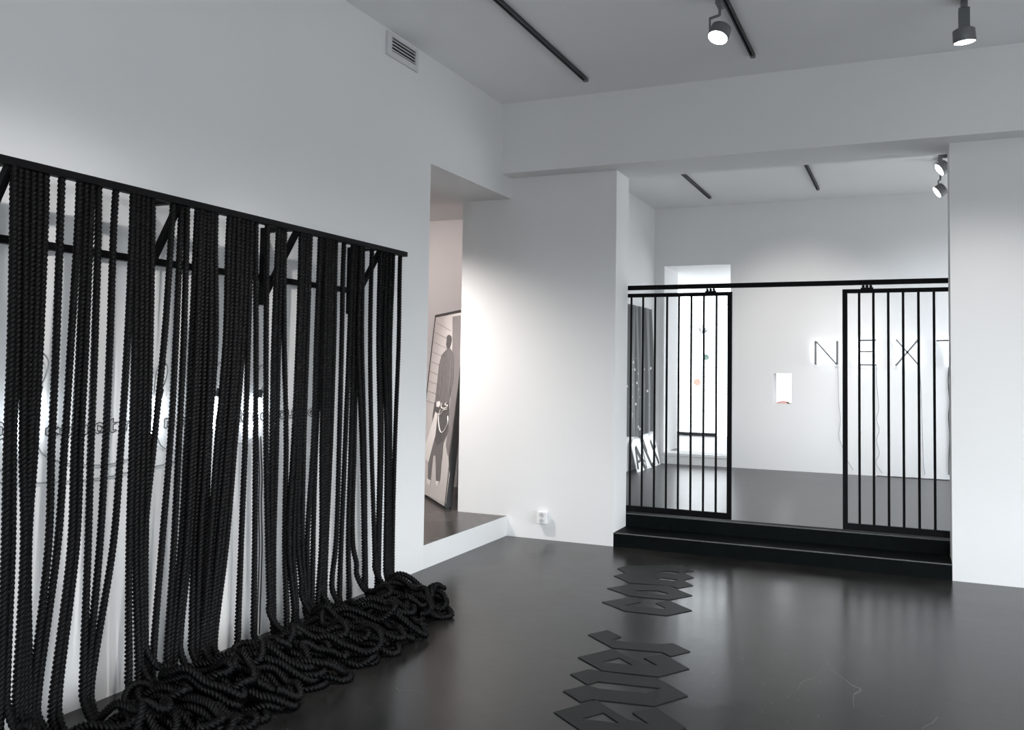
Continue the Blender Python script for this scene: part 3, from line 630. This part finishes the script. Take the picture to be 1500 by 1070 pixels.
tx = MB()
for x0 in (1056, 1060, 1064): stroke_px(tx, [(x0, 455), (x0+2, 454), (x0+2.4, 458)], .005)
for a in ([(998, 521), (998, 527)], [(1034.5, 565), (1038, 564.5)], [(1017, 601.3), (1024, 601.6)], [(1026, 601.5), (1033, 602)]): stroke_px(tx, a, .007)
tag(tx.build('glass_lettering', M['faint'], smooth=True), 'tiny grey printed lines scattered over the porch glass', 'lettering')

# ------------------------------------------------------------------ dark banner and leaning boards in the far room
bn = MB(); ny, nz = 60, 14; y0b = 10.9
ev = []
for j in range(nz+1):
    v = j/nz; zt = 2.45; zb = .70
    y1b = 12.34+(12.50-12.34)*min(1, v*1.6)
    for i in range(ny+1):
        u = i/ny; y = y0b+(y1b-y0b)*u; z = zt+(zb-zt)*v
        ev.append((XFL+.045+.022*math.sin(u*26+.8*math.sin(v*3))*(.5+.5*v)+.012*math.sin(u*61)*(1-v*.5), y, z+.012*math.sin(u*9)*(v > .9)))
bn.v = ev; bn.f = [(j*(ny+1)+i, j*(ny+1)+i+1, (j+1)*(ny+1)+i+1, (j+1)*(ny+1)+i) for j in range(nz) for i in range(ny)]
bm_ = mat('dark_velvet', (.06, .062, .065), .75, sheen=.6)
nt = bm_.node_tree; b = nt.nodes['Principled BSDF']; tc = nt.nodes.new('ShaderNodeTexCoord')
vo = nt.nodes.new('ShaderNodeTexVoronoi'); vo.inputs['Scale'].default_value = 9; nt.links.new(tc.outputs['Object'], vo.inputs['Vector'])
lt = nt.nodes.new('ShaderNodeMath'); lt.operation = 'LESS_THAN'; lt.inputs[1].default_value = .17; nt.links.new(vo.outputs['Distance'], lt.inputs[0])
sx = nt.nodes.new('ShaderNodeSeparateXYZ'); nt.links.new(tc.outputs['Object'], sx.inputs[0])
gz = nt.nodes.new('ShaderNodeMath'); gz.operation = 'LESS_THAN'; gz.inputs[1].default_value = 1.75; nt.links.new(sx.outputs['Z'], gz.inputs[0])
ml = nt.nodes.new('ShaderNodeMath'); ml.operation = 'MULTIPLY'; nt.links.new(lt.outputs[0], ml.inputs[0]); nt.links.new(gz.outputs[0], ml.inputs[1])
mx = nt.nodes.new('ShaderNodeMix'); mx.data_type = 'RGBA'; mx.inputs[6].default_value = (.085, .09, .092, 1); mx.inputs[7].default_value = (.7, .7, .7, 1)
nt.links.new(ml.outputs[0], mx.inputs[0]); nt.links.new(mx.outputs[2], b.inputs['Base Color'])
bo = bn.build('banner', bm_, smooth=True); so_ = bo.modifiers.new('thick', 'SOLIDIFY'); so_.thickness = .004
tag(bo, 'dark speckled fabric banner hanging on the far room\'s left wall', 'banner')
def board(yc, w, h, lab, strokes, lean=.10):
    t = empty('lettered_board', (XFL+.2, yc, ZF), lab, 'board', 'white boards with black lettering under the banner')
    x0, x1 = XFL+.05+lean, XFL+.05
    n_ = Vector((h, 0, lean)).normalized()
    b0 = [(x0, yc-w/2, ZF+.002), (x0, yc+w/2, ZF+.002), (x1, yc+w/2, ZF+h), (x1, yc-w*.3, ZF+h), (x1+.01, yc-w/2, ZF+h*.85)]
    MB().prism(b0, tuple(-n_*.012)).build('panel', M['board'], t)
    for (u0, v0, u1, v1, a) in strokes:
        A = Vector((x0+(x1-x0)*v0, yc+(u0-.5)*w, ZF+h*v0))+n_*.003; B = Vector((x0+(x1-x0)*v1, yc+(u1-.5)*w, ZF+h*v1))+n_*.003
        MB().bar(A, B, a, .006, tuple(n_)).build('painted_stroke', M['brush'], t)
board(11.52, .42, .42, 'white lettered board standing left, nearest the white pillar edge', [(.1, .1, .35, .75, .05), (.35, .75, .9, .02, .07), (.3, .3, .7, .35, .03), (.5, .6, .95, .25, .02)])
board(11.98, .40, .45, 'white lettered board standing in the middle under the dark banner', [(.15, .9, .35, .5, .02), (.0, .75, .6, .05, .06), (.6, .05, .9, .1, .05)])
board(12.32, .30, .44, 'white lettered board standing right, nearest the bright doorway', [(.1, .8, .75, .05, .055), (.35, .5, .8, .6, .03)])

# ------------------------------------------------------------------ black letters lying on the floor
def fl8(l): return [(800+x/6.296, 900+y/6.296) for x, y in l]
def fl4(l): return [(780+x/3.82, 790+y/3.82) for x, y in l]
def floor_letter(loops, label, shift=(0, 0)):
    L3 = []
    for l in loops:
        q = []
        for x, y in l:
            p = at(x, y, 2, .004); q.append((p[0]+shift[0], p[1]+shift[1], .0002))
        L3.append(q)
    b = MB().prism_holes(L3, (0, 0, .004))
    tag(b.build('floor_letter', M['vinyl']), label, 'letter', 'large black letters lying on the floor')
E_OUT = [(292, 397), (620, 320), (760, 395), (880, 452), (1035, 477), (900, 402), (1085, 370), (1320, 503), (1040, 575), (520, 522)]
E_IN = [(505, 440), (675, 401), (805, 472)]
e2o, e2i = fl8(E_OUT), fl8(E_IN)
s = at(*fl8([(70, 903)])[0], 2, .004)-at(*e2o[0], 2, .004)
floor_letter([e2o, e2i], 'black letter e on the floor, between the letters v and r')
floor_letter([e2o, e2i], 'nearest black letter e on the floor, cut by the photo\'s bottom edge', (s[0], s[1]))
floor_letter([fl8([(222, 553), (400, 508), (520, 530), (1010, 592), (1085, 622), (1308, 752), (1000, 845), (960, 843), (420, 785), (318, 810), (155, 708), (375, 655), (500, 690), (930, 730), (1060, 683), (475, 620), (380, 648)])], 'black letter v on the floor, between the two letters e')
floor_letter([fl8([(385, 188), (565, 147), (695, 210), (600, 237), (740, 258), (1050, 278), (1165, 268), (1330, 343), (1150, 388), (1070, 350), (610, 310)])], 'black letter r on the floor, ending the nearer word')
floor_letter([fl4([(388, 352), (530, 328), (607, 352), (508, 370), (735, 391), (745, 385), (688, 358), (762, 343), (893, 399), (752, 428), (515, 402)])], 'black letter c on the floor, starting the farther word')
floor_letter([fl4([(418, 275), (550, 252), (765, 262), (895, 316), (765, 340), (545, 318)]), fl4([(560, 285), (700, 288), (765, 305), (740, 312), (630, 303)])], 'black letter o on the floor, second in the farther word')
floor_letter([fl4([(475, 165), (522, 150), (840, 148), (903, 178), (845, 188), (903, 216), (845, 230), (900, 260), (818, 275), (768, 261), (548, 246), (455, 205), (522, 190)]), fl4([(680, 185), (740, 178), (825, 187), (808, 196)]), fl4([(685, 224), (722, 215), (815, 228), (798, 237)])], 'black letter m on the floor, nearest the black steps')

# ------------------------------------------------------------------ light
def area(name, loc, rot, sx_, sy_, e, c, spread=PI):
    l = bpy.data.lights.new(name, 'AREA'); l.shape = 'RECTANGLE'; l.size = sx_; l.size_y = sy_; l.energy = e; l.color = c; l.spread = spread
    o = bpy.data.objects.new(name, l); col.objects.link(o); o.location = loc; o.rotation_euler = rot; return o
# sky light enters through the modelled windows; portals only help sampling them
def portal(name, loc, rot, w, h):
    o = area(name, loc, rot, w, h, 1, (1, 1, 1)); o.data.cycles.is_portal = True
portal('window_portal', (RXR+.2, (WY0+WY1)/2, (WZ0+WZ1)/2), (0, PI/2, 0), WZ1-WZ0, WY1-WY0)
portal('window_portal', ((FX0+FX1)/2, RYF-.2, (WZ0+WZ1)/2), (PI/2, 0, 0), FX1-FX0, WZ1-WZ0)
portal('window_portal', (-2.35, PY+.15, 1.75), (-PI/2, 0, 0), 5.7, 2.7)
portal('window_portal', (XFR+.2, 10.7, 2.0), (0, PI/2, 0), 2.4, 3.4)
# side room spot grazing the wall end
def bare_spot(loc, aim, e, c, size, blend, soft=.04):
    l = bpy.data.lights.new('side_room_spot', 'SPOT'); l.energy = e; l.color = c; l.spot_size = size; l.spot_blend = blend; l.shadow_soft_size = soft
    o = bpy.data.objects.new('side_room_spot', l); col.objects.link(o); o.location = loc; o.rotation_euler = (Vector(aim)-Vector(loc)).to_track_quat('-Z', 'Y').to_euler()
spot(-5.04, 6.55, SC, .2, (-3.85, YB+.0, -.25), 'side room track spotlight aimed at the wall end, out of sight', 400, (1, .94, .89), 1.84, 1.0)
spot(-5.9, 6.9, SC, .2, (-5.0, SY, 1.3), 'side room track spotlight aimed at its back wall, out of sight', 120, (1, .84, .80), 1.9, .8)
SKY = 12
wd = bpy.data.worlds.new('daylight'); sc.world = wd; wd.use_nodes = True
nt = wd.node_tree; bg = nt.nodes['Background']; tc = nt.nodes.new('ShaderNodeTexCoord'); sx = nt.nodes.new('ShaderNodeSeparateXYZ')
nt.links.new(tc.outputs['Generated'], sx.inputs[0])
mr = nt.nodes.new('ShaderNodeMapRange'); mr.inputs['From Min'].default_value = -.02; mr.inputs['From Max'].default_value = .02; mr.inputs['To Min'].default_value = 2.3; mr.inputs['To Max'].default_value = SKY
nt.links.new(sx.outputs['Z'], mr.inputs[0])
my = nt.nodes.new('ShaderNodeMapRange'); my.inputs['From Min'].default_value = .1; my.inputs['From Max'].default_value = .5   # a duller sky beyond the porch
nt.links.new(sx.outputs['Y'], my.inputs[0]); mm = nt.nodes.new('ShaderNodeMix'); mm.inputs[3].default_value = 4.5
nt.links.new(my.outputs[0], mm.inputs[0]); nt.links.new(mr.outputs[0], mm.inputs[2]); nt.links.new(mm.outputs[0], bg.inputs[1]); bg.inputs[0].default_value = (.90, .955, 1, 1)
sc.view_settings.view_transform = 'Standard'; sc.view_settings.look = 'None'; sc.view_settings.gamma = 1; sc.view_settings.exposure = 0
sc.view_settings.use_curve_mapping = False
sc.cycles.use_denoising = True
sc.cycles.max_bounces = 10; sc.cycles.diffuse_bounces = 6; sc.cycles.transparent_max_bounces = 12
sc.cycles.sample_clamp_indirect = 8
